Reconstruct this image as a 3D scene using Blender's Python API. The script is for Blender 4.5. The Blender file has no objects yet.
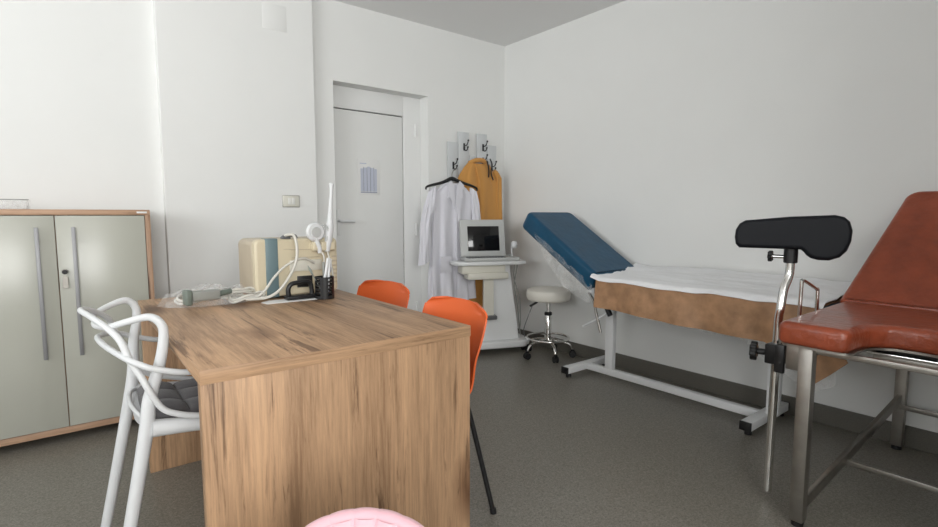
import bpy, bmesh, math, random
from mathutils import Vector, Matrix, noise
from math import sin, cos, pi, radians, atan, atan2, sqrt
random.seed(7)
S = bpy.context.scene
COL = S.collection

# ------------------------------------------------------------------ camera
F_PX, W_PX, H_PX = 514.0, 938.0, 527.0
YAW = atan(404/514.0); PITCH = atan(48.5/514.0); CAM_H = 1.12
cam_d = bpy.data.cameras.new('camera'); cam = bpy.data.objects.new('camera', cam_d); COL.objects.link(cam)
cam_d.sensor_width = 36.0; cam_d.lens = 36.0*F_PX/W_PX; cam_d.clip_start = .02; cam_d.clip_end = 100
cam.location = (0, 0, CAM_H); cam.rotation_euler = (pi/2-PITCH, 0, -YAW)
S.camera = cam
# ------------------------------------------------------------------ world, light, exposure
w = bpy.data.worlds.new('daylight'); S.world = w; w.use_nodes = True
bg = w.node_tree.nodes['Background']; bg.inputs[0].default_value = (.90, .96, 1, 1); bg.inputs[1].default_value = 1.6
def area(name, loc, rot, sx, sy, power, col, spread=180):
    l = bpy.data.lights.new(name, 'AREA'); l.shape = 'RECTANGLE'; l.size = sx; l.size_y = sy; l.energy = power; l.color = col
    l.spread = radians(spread); o = bpy.data.objects.new(name, l); COL.objects.link(o); o.location = loc; o.rotation_euler = rot; return o
area('window_daylight', (-.65, -2.66, 1.74), (radians(90), 0, 0), 2.3, 1.35, 106, (1, .995, .972))
area('added_side_fill', (-2.55, 1.4, 1.74), (radians(106), 0, radians(-68)), 2.3, 1.35, 24, (.99, .995, 1), 105)  # added fill lamp, invented source, brightens the right wall and corner
S.view_settings.view_transform = 'Standard'; S.view_settings.look = 'None'
S.view_settings.gamma = 1; S.view_settings.use_curve_mapping = False
S.view_settings.exposure = 0.20

# ------------------------------------------------------------------ materials
def mat(name, col, rough=.5, metal=0, bump=0, bscale=50, spec=.5, var=0, vscale=5, coat=0, trans=0, alpha=1, sheen=0, bdist=.002, ior=1.45):
    m = bpy.data.materials.new(name); m.use_nodes = True; n = m.node_tree.nodes; L = m.node_tree.links
    b = n['Principled BSDF']; b.inputs['Base Color'].default_value = (*col, 1); b.inputs['Roughness'].default_value = rough
    b.inputs['Metallic'].default_value = metal; b.inputs['Specular IOR Level'].default_value = spec
    b.inputs['Coat Weight'].default_value = coat; b.inputs['Transmission Weight'].default_value = trans
    b.inputs['Alpha'].default_value = alpha; b.inputs['Sheen Weight'].default_value = sheen; b.inputs['IOR'].default_value = ior
    tc = n.new('ShaderNodeTexCoord')
    nz = n.new('ShaderNodeTexNoise'); nz.inputs['Scale'].default_value = vscale; nz.inputs['Detail'].default_value = 5
    L.new(tc.outputs['Object'], nz.inputs['Vector'])
    mr = n.new('ShaderNodeMapRange'); mr.inputs['From Min'].default_value = .3; mr.inputs['From Max'].default_value = .7
    mr.inputs['To Min'].default_value = 1-var; mr.inputs['To Max'].default_value = 1+var
    L.new(nz.outputs['Fac'], mr.inputs['Value'])
    mx = n.new('ShaderNodeVectorMath'); mx.operation = 'SCALE'; mx.inputs[0].default_value = col
    L.new(mr.outputs['Result'], mx.inputs['Scale']); L.new(mx.outputs['Vector'], b.inputs['Base Color'])
    if bump:
        z2 = n.new('ShaderNodeTexNoise'); z2.inputs['Scale'].default_value = bscale; z2.inputs['Detail'].default_value = 4
        L.new(tc.outputs['Object'], z2.inputs['Vector'])
        bp = n.new('ShaderNodeBump'); bp.inputs['Strength'].default_value = bump; bp.inputs['Distance'].default_value = bdist
        L.new(z2.outputs['Fac'], bp.inputs['Height']); L.new(bp.outputs['Normal'], b.inputs['Normal'])
    return m
def wood(name, axis, tint=1.0, sat=(.53, .330, .192), dark=(.28, .165, .092), rough=.45, knots=True):
    m = bpy.data.materials.new(name); m.use_nodes = True; n = m.node_tree.nodes; L = m.node_tree.links
    b = n['Principled BSDF']; b.inputs['Roughness'].default_value = rough; b.inputs['Specular IOR Level'].default_value = .35
    tc = n.new('ShaderNodeTexCoord')
    def mapped(sc_long, sc_cross):
        mp = n.new('ShaderNodeMapping'); s = [sc_cross]*3; s['xyz'.index(axis)] = sc_long
        mp.inputs['Scale'].default_value = s; L.new(tc.outputs['Object'], mp.inputs['Vector']); return mp
    def nz(mp, sc, det, rg=.6, dist=0):
        t = n.new('ShaderNodeTexNoise'); t.inputs['Scale'].default_value = sc; t.inputs['Detail'].default_value = det
        t.inputs['Roughness'].default_value = rg; t.inputs['Distortion'].default_value = dist
        L.new(mp.outputs[0], t.inputs['Vector']); return t
    a = nz(mapped(.55, 9), 1.4, 3, .5, .2)      # board-to-board tone
    c = nz(mapped(1.6, 36), 3.2, 9, .74, .4)    # fine grain
    d = nz(mapped(1.1, 15), 1.8, 6, .65, .5)   # dark streaks
    r1 = n.new('ShaderNodeValToRGB'); cr = r1.color_ramp
    cr.elements[0].position = .40; cr.elements[0].color = (*[x*tint for x in dark], 1)
    cr.elements[1].position = .66; cr.elements[1].color = (*[min(1, x*tint*1.15) for x in sat], 1)
    e = cr.elements.new(.53); e.color = (*[x*tint*.86 for x in sat], 1)
    mixf = n.new('ShaderNodeMath'); mixf.operation = 'MULTIPLY_ADD'; mixf.inputs[1].default_value = .55
    L.new(c.outputs['Fac'], mixf.inputs[0])
    sc = n.new('ShaderNodeMath'); sc.operation = 'MULTIPLY'; sc.inputs[1].default_value = .5; L.new(a.outputs['Fac'], sc.inputs[0])
    L.new(sc.outputs[0], mixf.inputs[2]); L.new(mixf.outputs[0], r1.inputs['Fac'])
    r2 = n.new('ShaderNodeValToRGB'); q = r2.color_ramp
    q.elements[0].position = .35; q.elements[0].color = (.30, .26, .24, 1); q.elements[1].position = .44; q.elements[1].color = (1, 1, 1, 1)
    L.new(d.outputs['Fac'], r2.inputs['Fac'])
    mu = n.new('ShaderNodeMix'); mu.data_type = 'RGBA'; mu.blend_type = 'MULTIPLY'; mu.inputs[0].default_value = .88
    L.new(r1.outputs[0], mu.inputs[6]); L.new(r2.outputs[0], mu.inputs[7])
    out = mu.outputs[2]
    if knots:
        v = n.new('ShaderNodeTexVoronoi'); v.inputs['Scale'].default_value = 1.0; v.inputs['Randomness'].default_value = 1
        kmp = mapped(1.9, 3.6); dn = nz(kmp, 2, 2); ad = n.new('ShaderNodeVectorMath'); ad.operation = 'ADD'
        sub = n.new('ShaderNodeVectorMath'); sub.operation = 'SCALE'; sub.inputs['Scale'].default_value = .35
        L.new(dn.outputs['Color'], sub.inputs[0]); L.new(kmp.outputs[0], ad.inputs[0]); L.new(sub.outputs[0], ad.inputs[1])
        L.new(ad.outputs[0], v.inputs['Vector'])
        r3 = n.new('ShaderNodeValToRGB'); k = r3.color_ramp
        k.elements[0].position = .10; k.elements[0].color = (.22, .14, .10, 1); k.elements[1].position = .30; k.elements[1].color = (1, 1, 1, 1)
        L.new(v.outputs['Distance'], r3.inputs['Fac'])
        m2 = n.new('ShaderNodeMix'); m2.data_type = 'RGBA'; m2.blend_type = 'MULTIPLY'; m2.inputs[0].default_value = .9
        L.new(out, m2.inputs[6]); L.new(r3.outputs[0], m2.inputs[7]); out = m2.outputs[2]
    L.new(out, b.inputs['Base Color'])
    bp = n.new('ShaderNodeBump'); bp.inputs['Strength'].default_value = .15; bp.inputs['Distance'].default_value = .001
    L.new(c.outputs['Fac'], bp.inputs['Height']); L.new(bp.outputs['Normal'], b.inputs['Normal'])
    return m
def speckle_floor():
    m = bpy.data.materials.new('vinyl_floor'); m.use_nodes = True; n = m.node_tree.nodes; L = m.node_tree.links
    b = n['Principled BSDF']; b.inputs['Roughness'].default_value = .36; b.inputs['Specular IOR Level'].default_value = .6
    tc = n.new('ShaderNodeTexCoord')
    v = n.new('ShaderNodeTexVoronoi'); v.inputs['Scale'].default_value = 260; L.new(tc.outputs['Object'], v.inputs['Vector'])
    z = n.new('ShaderNodeTexNoise'); z.inputs['Scale'].default_value = 90; z.inputs['Detail'].default_value = 3; L.new(tc.outputs['Object'], z.inputs['Vector'])
    r = n.new('ShaderNodeValToRGB'); r.color_ramp.elements[0].position = .25; r.color_ramp.elements[0].color = (.130, .120, .100, 1)
    r.color_ramp.elements[1].position = .8; r.color_ramp.elements[1].color = (.280, .262, .226, 1)
    s = n.new('ShaderNodeSeparateColor'); L.new(v.outputs['Color'], s.inputs[0])
    a = n.new('ShaderNodeMath'); a.operation = 'MULTIPLY_ADD'; a.inputs[1].default_value = .45
    t = n.new('ShaderNodeMath'); t.operation = 'MULTIPLY'; t.inputs[1].default_value = .6
    L.new(z.outputs['Fac'], t.inputs[0]); L.new(s.outputs[0], a.inputs[0]); L.new(t.outputs[0], a.inputs[2]); L.new(a.outputs[0], r.inputs['Fac'])
    L.new(r.outputs[0], b.inputs['Base Color']); return m
M = {}
M['wall'] = mat('wall_paint', (.815, .82, .805), .85, bump=.12, bscale=220, spec=.2, var=.01, vscale=3, bdist=.001)
M['ceil'] = mat('ceiling_paint', (.84, .84, .835), .9, spec=.2)
M['floor'] = speckle_floor()
M['base'] = mat('vinyl_coving', (.135, .128, .110), .5, var=.12, vscale=180)
M['wood_y'] = wood('oak_grain_along_depth', 'y'); M['wood_z'] = wood('oak_grain_upright', 'z')
M['wood_edge'] = wood('oak_edge_band', 'x', knots=False)
M['beech'] = wood('cabinet_beech', 'x', sat=(.46, .29, .19), dark=(.33, .20, .12), knots=False)
M['beech_z'] = wood('cabinet_beech_upright', 'z', sat=(.46, .29, .19), dark=(.33, .20, .12), knots=False)
M['gloss'] = mat('cream_gloss_door', (.45, .45, .395), .25, spec=.6)
M['pvc'] = mat('white_pvc', (.83, .835, .825), .4)
M['pvcpanel'] = mat('door_panel_white', (.80, .805, .79), .45)
M['seam'] = mat('dark_gasket', (.12, .12, .12), .6)
M['white_pl'] = mat('white_plastic', (.70, .71, .72), .32)
M['whitemetal'] = mat('white_powder_coat', (.80, .81, .82), .35)
M['plate'] = mat('switch_cream', (.72, .71, .63), .4)
M['rocker'] = mat('switch_white', (.82, .82, .78), .35)
M['chrome'] = mat('chrome', (.78, .77, .75), .14, 1)
M['steel'] = mat('brushed_steel', (.38, .36, .33), .40, 1, bump=.1, bscale=300, var=.1, vscale=20)
M['alu'] = mat('satin_aluminium', (.30, .30, .31), .5, .5)
M['black'] = mat('black_plastic', (.012, .012, .013), .38)
M['blackm'] = mat('black_metal', (.015, .015, .016), .35, spec=.5)
M['blackpad'] = mat('black_vinyl_pad', (.005, .006, .009), .46, spec=.28, bump=.15, bscale=400, bdist=.0008)
M['orange'] = mat('orange_plastic', (.78, .140, .034), .38, bump=.05, bscale=400, bdist=.0005)
M['grey_fab'] = mat('grey_quilted_fabric', (.115, .11, .115), .9, bump=.4, bscale=350, sheen=.2, var=.1, vscale=60)
M['pink'] = mat('pink_padded_satin', (.84, .50, .56), .5, sheen=.3, var=.05)
M['pinkshell'] = mat('pink_shell', (.75, .33, .36), .5)
M['red'] = mat('rust_red_leatherette', (.30, .064, .028), .30, bump=.75, bscale=38, var=.2, vscale=14, coat=.25, bdist=.006)
M['blue'] = mat('blue_leatherette', (.002, .060, .125), .42, bump=.35, bscale=25, var=.12, vscale=8, bdist=.006)
M['tan'] = mat('tan_leather_cover', (.38, .215, .115), .55, bump=.6, bscale=22, var=.22, vscale=16, bdist=.005)
M['sheet'] = mat('white_paper_sheet', (.90, .905, .92), .8, bump=.45, bscale=26, bdist=.01)
M['cream_up'] = mat('cream_upholstery', (.76, .73, .66), .42, bump=.1, bscale=60)
M['coat'] = mat('white_cotton', (.74, .735, .79), .9, bump=.3, bscale=30, sheen=.2, bdist=.004)
M['robe'] = mat('ochre_cotton', (.58, .285, .075), .85, bump=.3, bscale=30, sheen=.2, bdist=.004)
M['rack'] = mat('rack_white_board', (.62, .64, .65), .45)
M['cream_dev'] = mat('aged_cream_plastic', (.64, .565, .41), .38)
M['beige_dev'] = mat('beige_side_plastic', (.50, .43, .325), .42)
M['teal'] = mat('teal_stripe', (.145, .215, .235), .4)
M['us_grey'] = mat('scanner_grey_plastic', (.50, .51, .50), .4)
M['us_dark'] = mat('scanner_keys', (.12, .125, .13), .4)
M['us_cream'] = mat('scanner_cream_tray', (.68, .66, .58), .4)
M['us_white'] = mat('scanner_cart_white', (.76, .77, .77), .35)
M['screen'] = mat('dark_screen', (.008, .008, .009), .08, spec=.6)
M['paper'] = mat('paper', (.80, .80, .79), .8)
M['print'] = mat('printed_grey', (.30, .33, .42), .8)
M['print2'] = mat('printed_pale', (.55, .58, .68), .8)
M['tube'] = mat('clear_tubing', (.78, .76, .70), .25, trans=.25, ior=1.3)
M['connector'] = mat('grey_green_connector', (.16, .19, .165), .4)
M['connector2'] = mat('pale_grey_connector', (.30, .31, .29), .4)
M['pen_blue'] = mat('blue_pen', (.03, .06, .22), .35)
M['sage'] = mat('sage_blade', (.28, .31, .28), .4)
def film_mat(name, a, col=(.86, .86, .85)):
    m = bpy.data.materials.new(name); m.use_nodes = True; n = m.node_tree.nodes; L = m.node_tree.links
    b = n['Principled BSDF']; b.inputs['Base Color'].default_value = (*col, 1); b.inputs['Roughness'].default_value = .22; b.inputs['Alpha'].default_value = a
    tc = n.new('ShaderNodeTexCoord'); z = n.new('ShaderNodeTexNoise'); z.inputs['Scale'].default_value = 30; z.inputs['Detail'].default_value = 4
    L.new(tc.outputs['Object'], z.inputs['Vector']); bp = n.new('ShaderNodeBump'); bp.inputs['Strength'].default_value = .8; bp.inputs['Distance'].default_value = .01
    L.new(z.outputs['Fac'], bp.inputs['Height']); L.new(bp.outputs['Normal'], b.inputs['Normal'])
    r = n.new('ShaderNodeMapRange'); r.inputs['From Min'].default_value = .4; r.inputs['From Max'].default_value = .65
    r.inputs['To Min'].default_value = a*.6; r.inputs['To Max'].default_value = min(1, a*1.7); L.new(z.outputs['Fac'], r.inputs['Value']); L.new(r.outputs[0], b.inputs['Alpha'])
    return m
M['film'] = film_mat('clear_plastic_film', .08)
M['bag'] = film_mat('clear_plastic_bag', .15)

# ------------------------------------------------------------------ mesh helpers
class MB:
    def __init__(s): s.bm = bmesh.new()
    def _add(s, verts, faces, mtx=None):
        vs = [s.bm.verts.new(mtx @ Vector(v) if mtx else Vector(v)) for v in verts]
        for f in faces:
            try: s.bm.faces.new([vs[i] for i in f])
            except ValueError: pass
        return s
    def box(s, x0, x1, y0, y1, z0, z1, bev=.003, seg=2, mtx=None):
        t = bmesh.new(); v = [t.verts.new((x, y, z)) for x in (x0, x1) for y in (y0, y1) for z in (z0, z1)]
        for f in ((0,1,3,2),(4,6,7,5),(0,4,5,1),(2,3,7,6),(0,2,6,4),(1,5,7,3)): t.faces.new([v[i] for i in f])
        if bev:
            bev = min(bev, .45*min(abs(x1-x0), abs(y1-y0), abs(z1-z0)))
            bmesh.ops.bevel(t, geom=t.edges[:]+t.verts[:], offset=bev, segments=seg, profile=.5, affect='EDGES')
        return s.merge(t, mtx)
    def merge(s, t, mtx=None):
        t.verts.index_update(); s._add([v.co.copy() for v in t.verts], [[v.index for v in f.verts] for f in t.faces], mtx); t.free(); return s
    def tube(s, pts, r, n=12, closed=False, smooth=6, flat=None, cap=True):
        P = [Vector(p[:3]) for p in pts]
        R = list(r) if isinstance(r, (list, tuple)) else [r]*len(P)
        if smooth and len(P) > 2:
            Q, RR = [], []
            m = len(P); rng = m if closed else m-1
            for i in range(rng):
                if closed: p0, p1, p2, p3 = P[(i-1)%m], P[i], P[(i+1)%m], P[(i+2)%m]; ra, rb = R[i], R[(i+1)%m]
                else: p0, p1, p2, p3 = P[max(i-1,0)], P[i], P[i+1], P[min(i+2,m-1)]; ra, rb = R[i], R[i+1]
                for k in range(smooth):
                    t = k/smooth
                    Q.append(.5*((2*p1)+(-p0+p2)*t+(2*p0-5*p1+4*p2-p3)*t*t+(-p0+3*p1-3*p2+p3)*t**3)); RR.append(ra+(rb-ra)*t)
            if not closed: Q.append(P[-1]); RR.append(R[-1])
            P, R = Q, RR
        m = len(P); rings = []; up = None; vs = []
        for i in range(m):
            a = P[(i-1)%m] if (closed or i > 0) else P[i]; b = P[(i+1)%m] if (closed or i < m-1) else P[i]
            t = (b-a).normalized()
            if up is None:
                up = Vector((0,0,1)) if abs(t.z) < .9 else Vector((1,0,0))
            u = (up - t*up.dot(t)).normalized(); up = u; v = t.cross(u)
            fl = flat or 1
            for k in range(n):
                a_ = 2*pi*k/n; vs.append(P[i]+u*cos(a_)*R[i]*fl+v*sin(a_)*R[i])
        fc = []
        for i in range(m if closed else m-1):
            for k in range(n):
                j = (i+1)%m; fc.append((i*n+k, i*n+(k+1)%n, j*n+(k+1)%n, j*n+k))
        if cap and not closed: fc.append(tuple(range(n))[::-1]); fc.append(tuple((m-1)*n+k for k in range(n)))
        return s._add(vs, fc)
    def lathe(s, prof, c=(0,0,0), n=32, mtx=None):
        vs = []; m = len(prof)
        for r, z in prof:
            for k in range(n):
                a = 2*pi*k/n; vs.append((c[0]+max(r, 1e-5)*cos(a), c[1]+max(r, 1e-5)*sin(a), c[2]+z))
        fc = [(i*n+k, i*n+(k+1)%n, (i+1)*n+(k+1)%n, (i+1)*n+k) for i in range(m-1) for k in range(n)]
        fc.append(tuple(range(n))[::-1]); fc.append(tuple((m-1)*n+k for k in range(n)))
        return s._add(vs, fc, mtx)
    def cyl(s, a, b, r, n=16, bev=.0015):
        a, b = Vector(a), Vector(b); d = b-a; h = d.length; q = Vector((0,0,1)).rotation_difference(d.normalized()).to_matrix().to_4x4()
        bev = min(bev, r*.4, h*.4)
        return s.lathe([(r-bev, 0), (r, bev), (r, h-bev), (r-bev, h)], n=n, mtx=Matrix.Translation(a) @ q)
    def prism(s, out, h0, h1, r=.0, seg=4, mtx=None, dome=0):
        """outline (ccw, xy) extruded along z with rounded rims"""
        m = len(out); P = [Vector((p[0], p[1])) for p in out]; N = []
        for i in range(m):
            d1 = (P[i]-P[i-1]).normalized(); d2 = (P[(i+1)%m]-P[i]).normalized()
            n_ = Vector((-d1.y-d2.y, d1.x+d2.x)); n_.normalize(); N.append(n_/max(.35, n_.dot(Vector((-d1.y, d1.x)))))
        lay = []
        if r > 0:
            for k in range(seg+1):
                a = pi/2*k/seg; lay.append((r*(1-sin(a)), h0+r*(1-cos(a))))
            for k in range(seg+1):
                a = pi/2*k/seg; lay.append((r*(1-cos(a)), h1-r*(1-sin(a))))
            if k == seg: lay = [(r*1.12, h0)]+lay+[(r*1.12, h1)]
        else: lay = [(0, h0), (0, h1)]
        vs = []; fc = []
        for ins, z in lay:
            for p, n_ in zip(P, N): vs.append((p.x+n_.x*ins, p.y+n_.y*ins, z))
        for l in range(len(lay)-1):
            for k in range(m): fc.append((l*m+k, l*m+(k+1)%m, (l+1)*m+(k+1)%m, (l+1)*m+k))
        fc.append(tuple(range(m))[::-1]); fc.append(tuple((len(lay)-1)*m+k for k in range(m)))
        return s._add(vs, fc, mtx)
    def grid(s, fn, nu, nv, closeu=False):
        vs = [fn(i/(nu if closeu else nu-1), j/(nv-1)) for j in range(nv) for i in range(nu)]
        fc = []
        for j in range(nv-1):
            for i in range(nu if closeu else nu-1):
                fc.append((j*nu+i, j*nu+(i+1)%nu, (j+1)*nu+(i+1)%nu, (j+1)*nu+i))
        return s._add(vs, fc)
    def sheet(s, fn, nu, nv, t, side=1):
        """grid thickened by t along its normals, closed at the rim"""
        b = bmesh.new(); vs = [[b.verts.new(fn(i/(nu-1), j/(nv-1))) for i in range(nu)] for j in range(nv)]
        for j in range(nv-1):
            for i in range(nu-1): b.faces.new((vs[j][i], vs[j][i+1], vs[j+1][i+1], vs[j+1][i]))
        b.normal_update()
        top = {v: b.verts.new(v.co+v.normal*t*side) for row in vs for v in row}
        for f in list(b.faces):
            q = [top[v] for v in f.verts]; b.faces.new(q[::-1])
        rim = [vs[0][i] for i in range(nu)]+[vs[j][-1] for j in range(1, nv)]+[vs[-1][i] for i in range(nu-2, -1, -1)]+[vs[j][0] for j in range(nv-2, 0, -1)]
        for i in range(len(rim)):
            a, c = rim[i], rim[(i+1)%len(rim)]; b.faces.new((a, top[a], top[c], c))
        return s.merge(b)
    def put(s, name, m, parent=None, sm=True, local=False, subs=0):
        bm = s.bm
        bmesh.ops.recalc_face_normals(bm, faces=bm.faces[:])
        if parent is not None and not local:
            base = parent
            while base.parent: base = base.parent
            bmesh.ops.transform(bm, matrix=root_mtx(base).inverted(), verts=bm.verts[:])
        me = bpy.data.meshes.new(name); bm.to_mesh(me); bm.free()
        if sm:
            for p in me.polygons: p.use_smooth = True
            me.set_sharp_from_angle(angle=radians(40))
        me.materials.append(M[m] if isinstance(m, str) else m)
        o = bpy.data.objects.new(name, me); COL.objects.link(o)
        if parent is not None: o.parent = parent
        if subs:
            md = o.modifiers.new('sub', 'SUBSURF'); md.levels = subs; md.render_levels = subs
        return o
def root_mtx(o): return Matrix.Translation(o.location) @ o.rotation_euler.to_matrix().to_4x4()
def tag(o, label=None, cat=None, group=None, kind=None):
    if label: o['label'] = label
    if cat: o['category'] = cat
    if group: o['group'] = group
    if kind: o['kind'] = kind
    return o
def thing(name, label, cat, loc=(0,0,0), rz=0, group=None):
    o = bpy.data.objects.new(name, None); COL.objects.link(o); o.location = loc; o.rotation_euler = (0,0,rz); o.empty_display_size = .1
    return tag(o, label, cat, group)
def dup(root, loc, rz, label):
    def cp(o, par):
        c = o.copy(); COL.objects.link(c); c.parent = par
        for ch in o.children: cp(ch, c)
        return c
    r = cp(root, None); r.location = loc; r.rotation_euler = (0,0,rz); r['label'] = label; return r
def struct(name, mb, m, sm=False): return tag(mb.put(name, m, sm=sm), kind='structure')

# ================================================================== room
XR, YB, ZC = 3.161, 3.51, 2.605
XL, YF = -2.1, -2.45
DX0, DX1, DZ = 1.543, 2.342, 2.062
struct('floor', MB().box(XL-.2, XR+.2, YF-.2, YB+.35, -.1, 0, 0), 'floor')
struct('ceiling', MB().box(XL-.2, XR+.2, YF-.2, YB+.35, ZC, ZC+.1, 0), 'ceil')
struct('wall_right', MB().box(XR, XR+.15, YF, YB+.3, 0, ZC, 0), 'wall')
b = MB(); LY0, LY1, LZ0, LZ1 = .4, 2.6, 1.05, 2.42
b.box(XL-.2, XL, YF, LY0, 0, ZC, 0); b.box(XL-.2, XL, LY1, YB+.3, 0, ZC, 0); b.box(XL-.2, XL, LY0, LY1, 0, LZ0, 0); b.box(XL-.2, XL, LY0, LY1, LZ1, ZC, 0)
struct('wall_left', b, 'wall')
w2 = tag(bpy.data.objects.new('added_side_window', None), kind='structure'); COL.objects.link(w2); w2.location = (XL-.1, 1.5, LZ0)  # invented window out of view, added to go with the side fill lamp
b = MB()
for a in (LY0, LY1-.06): b.box(XL-.13, XL-.07, a, a+.06, LZ0, LZ1, .004)
for a in (LZ0, LZ1-.06): b.box(XL-.13, XL-.07, LY0, LY1, a, a+.06, .004)
b.box(XL-.13, XL-.07, 1.47, 1.53, LZ0, LZ1, .004); b.put('window_frame', 'pvc', w2)
MB().box(XL-.05, XL+.06, LY0-.05, LY1+.05, LZ0-.03, LZ0, .004).put('window_sill', 'pvc', w2)
b = MB(); b.box(1.388, DX0, YB, YB+.2, 0, ZC, 0); b.box(DX1, XR, YB, YB+.2, 0, ZC, 0); b.box(DX0, DX1, YB, YB+.2, DZ, ZC, 0)
b.box(1.3, XR, YB+.2, YB+.3, 0, ZC, 0)
struct('wall_back', b, 'wall')
struct('wall_back_left', MB().box(XL, .471, 3.525, 3.81, 0, ZC, 0), 'wall')
struct('wall_column', MB().box(.471, 1.388, 3.46, 3.81, 0, ZC, .004), 'wall')
b = MB(); WX0, WX1, WZ0, WZ1 = -1.75, .45, 1.05, 2.42
b.box(XL, WX0, YF-.2, YF, 0, ZC, 0); b.box(WX1, XR, YF-.2, YF, 0, ZC, 0); b.box(WX0, WX1, YF-.2, YF, 0, WZ0, 0); b.box(WX0, WX1, YF-.2, YF, WZ1, ZC, 0)
b.box(1.10, XR, YF, -.62, 0, ZC, 0)   # unseen block added right of the camera to shade the near right wall
struct('wall_front', b, 'wall')
wn = tag(bpy.data.objects.new('window_1', None), kind='structure'); COL.objects.link(wn); wn.location = (-.65, YF-.1, WZ0)
b = MB()
for a in (WX0, WX1-.06): b.box(a, a+.06, YF-.13, YF-.07, WZ0, WZ1, .004)
for a in (WZ0, WZ1-.06): b.box(WX0, WX1, YF-.13, YF-.07, a, a+.06, .004)
b.box(-.68, -.62, YF-.13, YF-.07, WZ0, WZ1, .004); b.put('window_frame', 'pvc', wn)
MB().box(WX0-.05, WX1+.05, YF-.05, YF+.08, WZ0-.03, WZ0+.0, .004).put('window_sill', 'pvc', wn)
# skirting: coved vinyl
def skirt(name, x0, x1, y0, y1): return struct(name, MB().box(x0, x1, y0, y1, 0, .105, .004), 'base')
skirt('baseboard_right', XR-.012, XR, -.608, YB)
skirt('baseboard_back', DX1, XR-.012, YB-.012, YB)
skirt('baseboard_column', .471, 1.388, 3.448, 3.46)
skirt('baseboard_back_left', XL, .471, 3.513, 3.525)
skirt('baseboard_left', XL, XL+.012, YF, 3.513)
skirt('baseboard_front', XL, 1.088, YF, YF+.012)
skirt('baseboard_added_block', 1.088, XR-.012, -.62, -.608)  # skirting on the added light-blocking wall

# door in its deep reveal
dr = tag(bpy.data.objects.new('door_1', None), kind='structure'); COL.objects.link(dr); dr.location = (1.94, 3.64, 0)
b = MB(); b.box(DX0, 1.588, 3.625, 3.69, 0, DZ, .004); b.box(2.182, DX1, 3.625, 3.69, 0, DZ, .004); b.box(1.588, 2.182, 3.625, 3.69, 1.905, DZ, .004)
b.put('door_frame', 'pvc', dr)
MB().box(1.588, 2.182, 3.645, 3.69, .0, 1.905, .001).put('door_gasket', 'seam', dr)
MB().box(1.596, 2.174, 3.632, 3.66, .008, 1.897, .003).put('door_panel', 'pvcpanel', dr)
b = MB(); b.box(1.60, 1.625, 3.622, 3.634, .97, 1.16, .004); b.put('handle_plate', 'pvc', dr)
b = MB(); b.tube([(1.612, 3.63, 1.075), (1.612, 3.585, 1.075), (1.63, 3.575, 1.075), (1.72, 3.575, 1.072)], .010, smooth=5); b.put('door_handle', 'white_pl', dr)
for z in (.35, 1.0, 1.80):
    b = MB(); b.cyl((2.29, 3.618, z-.05), (2.29, 3.618, z+.05), .010); b.put('hinge', 'pvc', dr)
# notice taped to the door
n_ = thing('door_notice', 'sheet with grey printed columns in a clear sleeve, taped to the white door', 'notice', (1.88, 3.63, 1.27))
MB().box(1.775, 1.963, 3.6285, 3.6310, 1.275, 1.545, .0005).put('paper_sheet', 'paper', n_)
b = MB(); b.box(1.795, 1.85, 3.6275, 3.6290, 1.508, 1.516, 0)
for k in range(5):
    b.box(1.800+k*.029, 1.822+k*.029, 3.6275, 3.6290, 1.30, 1.49-.008*abs(k-2), 0)
b.put('printed_columns', 'print2', n_)
b = MB()
for k in range(4): b.box(1.8235+k*.029, 1.8275+k*.029, 3.6272, 3.6290, 1.30, 1.485, 0)
b.box(1.800, 1.94, 3.6272, 3.6290, 1.29, 1.297, 0)
b.put('column_lines', 'print', n_)

# wall switch and blank cover on the column
s_ = thing('light_switch', 'cream rectangular double light switch on the white column left of the door', 'switch', (1.205, 3.46, 1.17))
MB().box(1.150, 1.258, 3.450, 3.461, 1.175, 1.248, .004).put('switch_plate', 'plate', s_)
for x in (1.182, 1.206): MB().box(x, x+.021, 3.445, 3.452, 1.190, 1.233, .002).put('rocker', 'rocker', s_)
MB().box(1.147, 1.261, 3.455, 3.461, 1.172, 1.251, .002).put('switch_surround', 'steel', s_)
o = MB().box(1.06, 1.212, 3.4588, 3.4605, 2.30, 2.46, .002).put('wall_cover_plate', 'wall'); tag(o, 'flat square white cover plate high on the white column', 'cover plate')

# ================================================================== cabinet
cx0, cx1, cyf, cyb, ch = -.43, .359, 3.17, 3.51, 1.147
cb = thing('storage_cabinet', 'two-door cabinet with glossy cream doors in a wood-look carcass, left of the desk', 'cabinet', ((cx0+cx1)/2, 3.46, 0))
MB().box(cx0, cx1, cyf, cyb, ch-.027, ch, .002).put('top_panel', 'beech', cb)
MB().box(cx0, cx1, cyf, cyb, .040, .072, .002).put('bottom_panel', 'beech', cb)
for x in (cx0, cx1-.025): MB().box(x, x+.025, cyf, cyb, .072, ch-.027, .002).put('side_panel', 'beech_z', cb)
MB().box(cx0+.025, cx1-.025, cyb-.01, cyb, .072, ch-.027, 0).put('back_panel', 'beech_z', cb)
MB().box(-.044, -.026, cyf+.03, cyb-.01, .072, ch-.027, 0).put('divider_panel', 'beech_z', cb)
for x in (cx0+.04, cx1-.09):
    for y in (cyf+.04, cyb-.09): MB().cyl((x+.025, y+.025, 0), (x+.025, y+.025, .040), .022).put('foot', 'black', cb)
MB().box(.300, .345, cyf-.0012, cyf+.001, ch-.018, ch-.009, .0003).put('maker_sticker', 'paper', cb)
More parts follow.
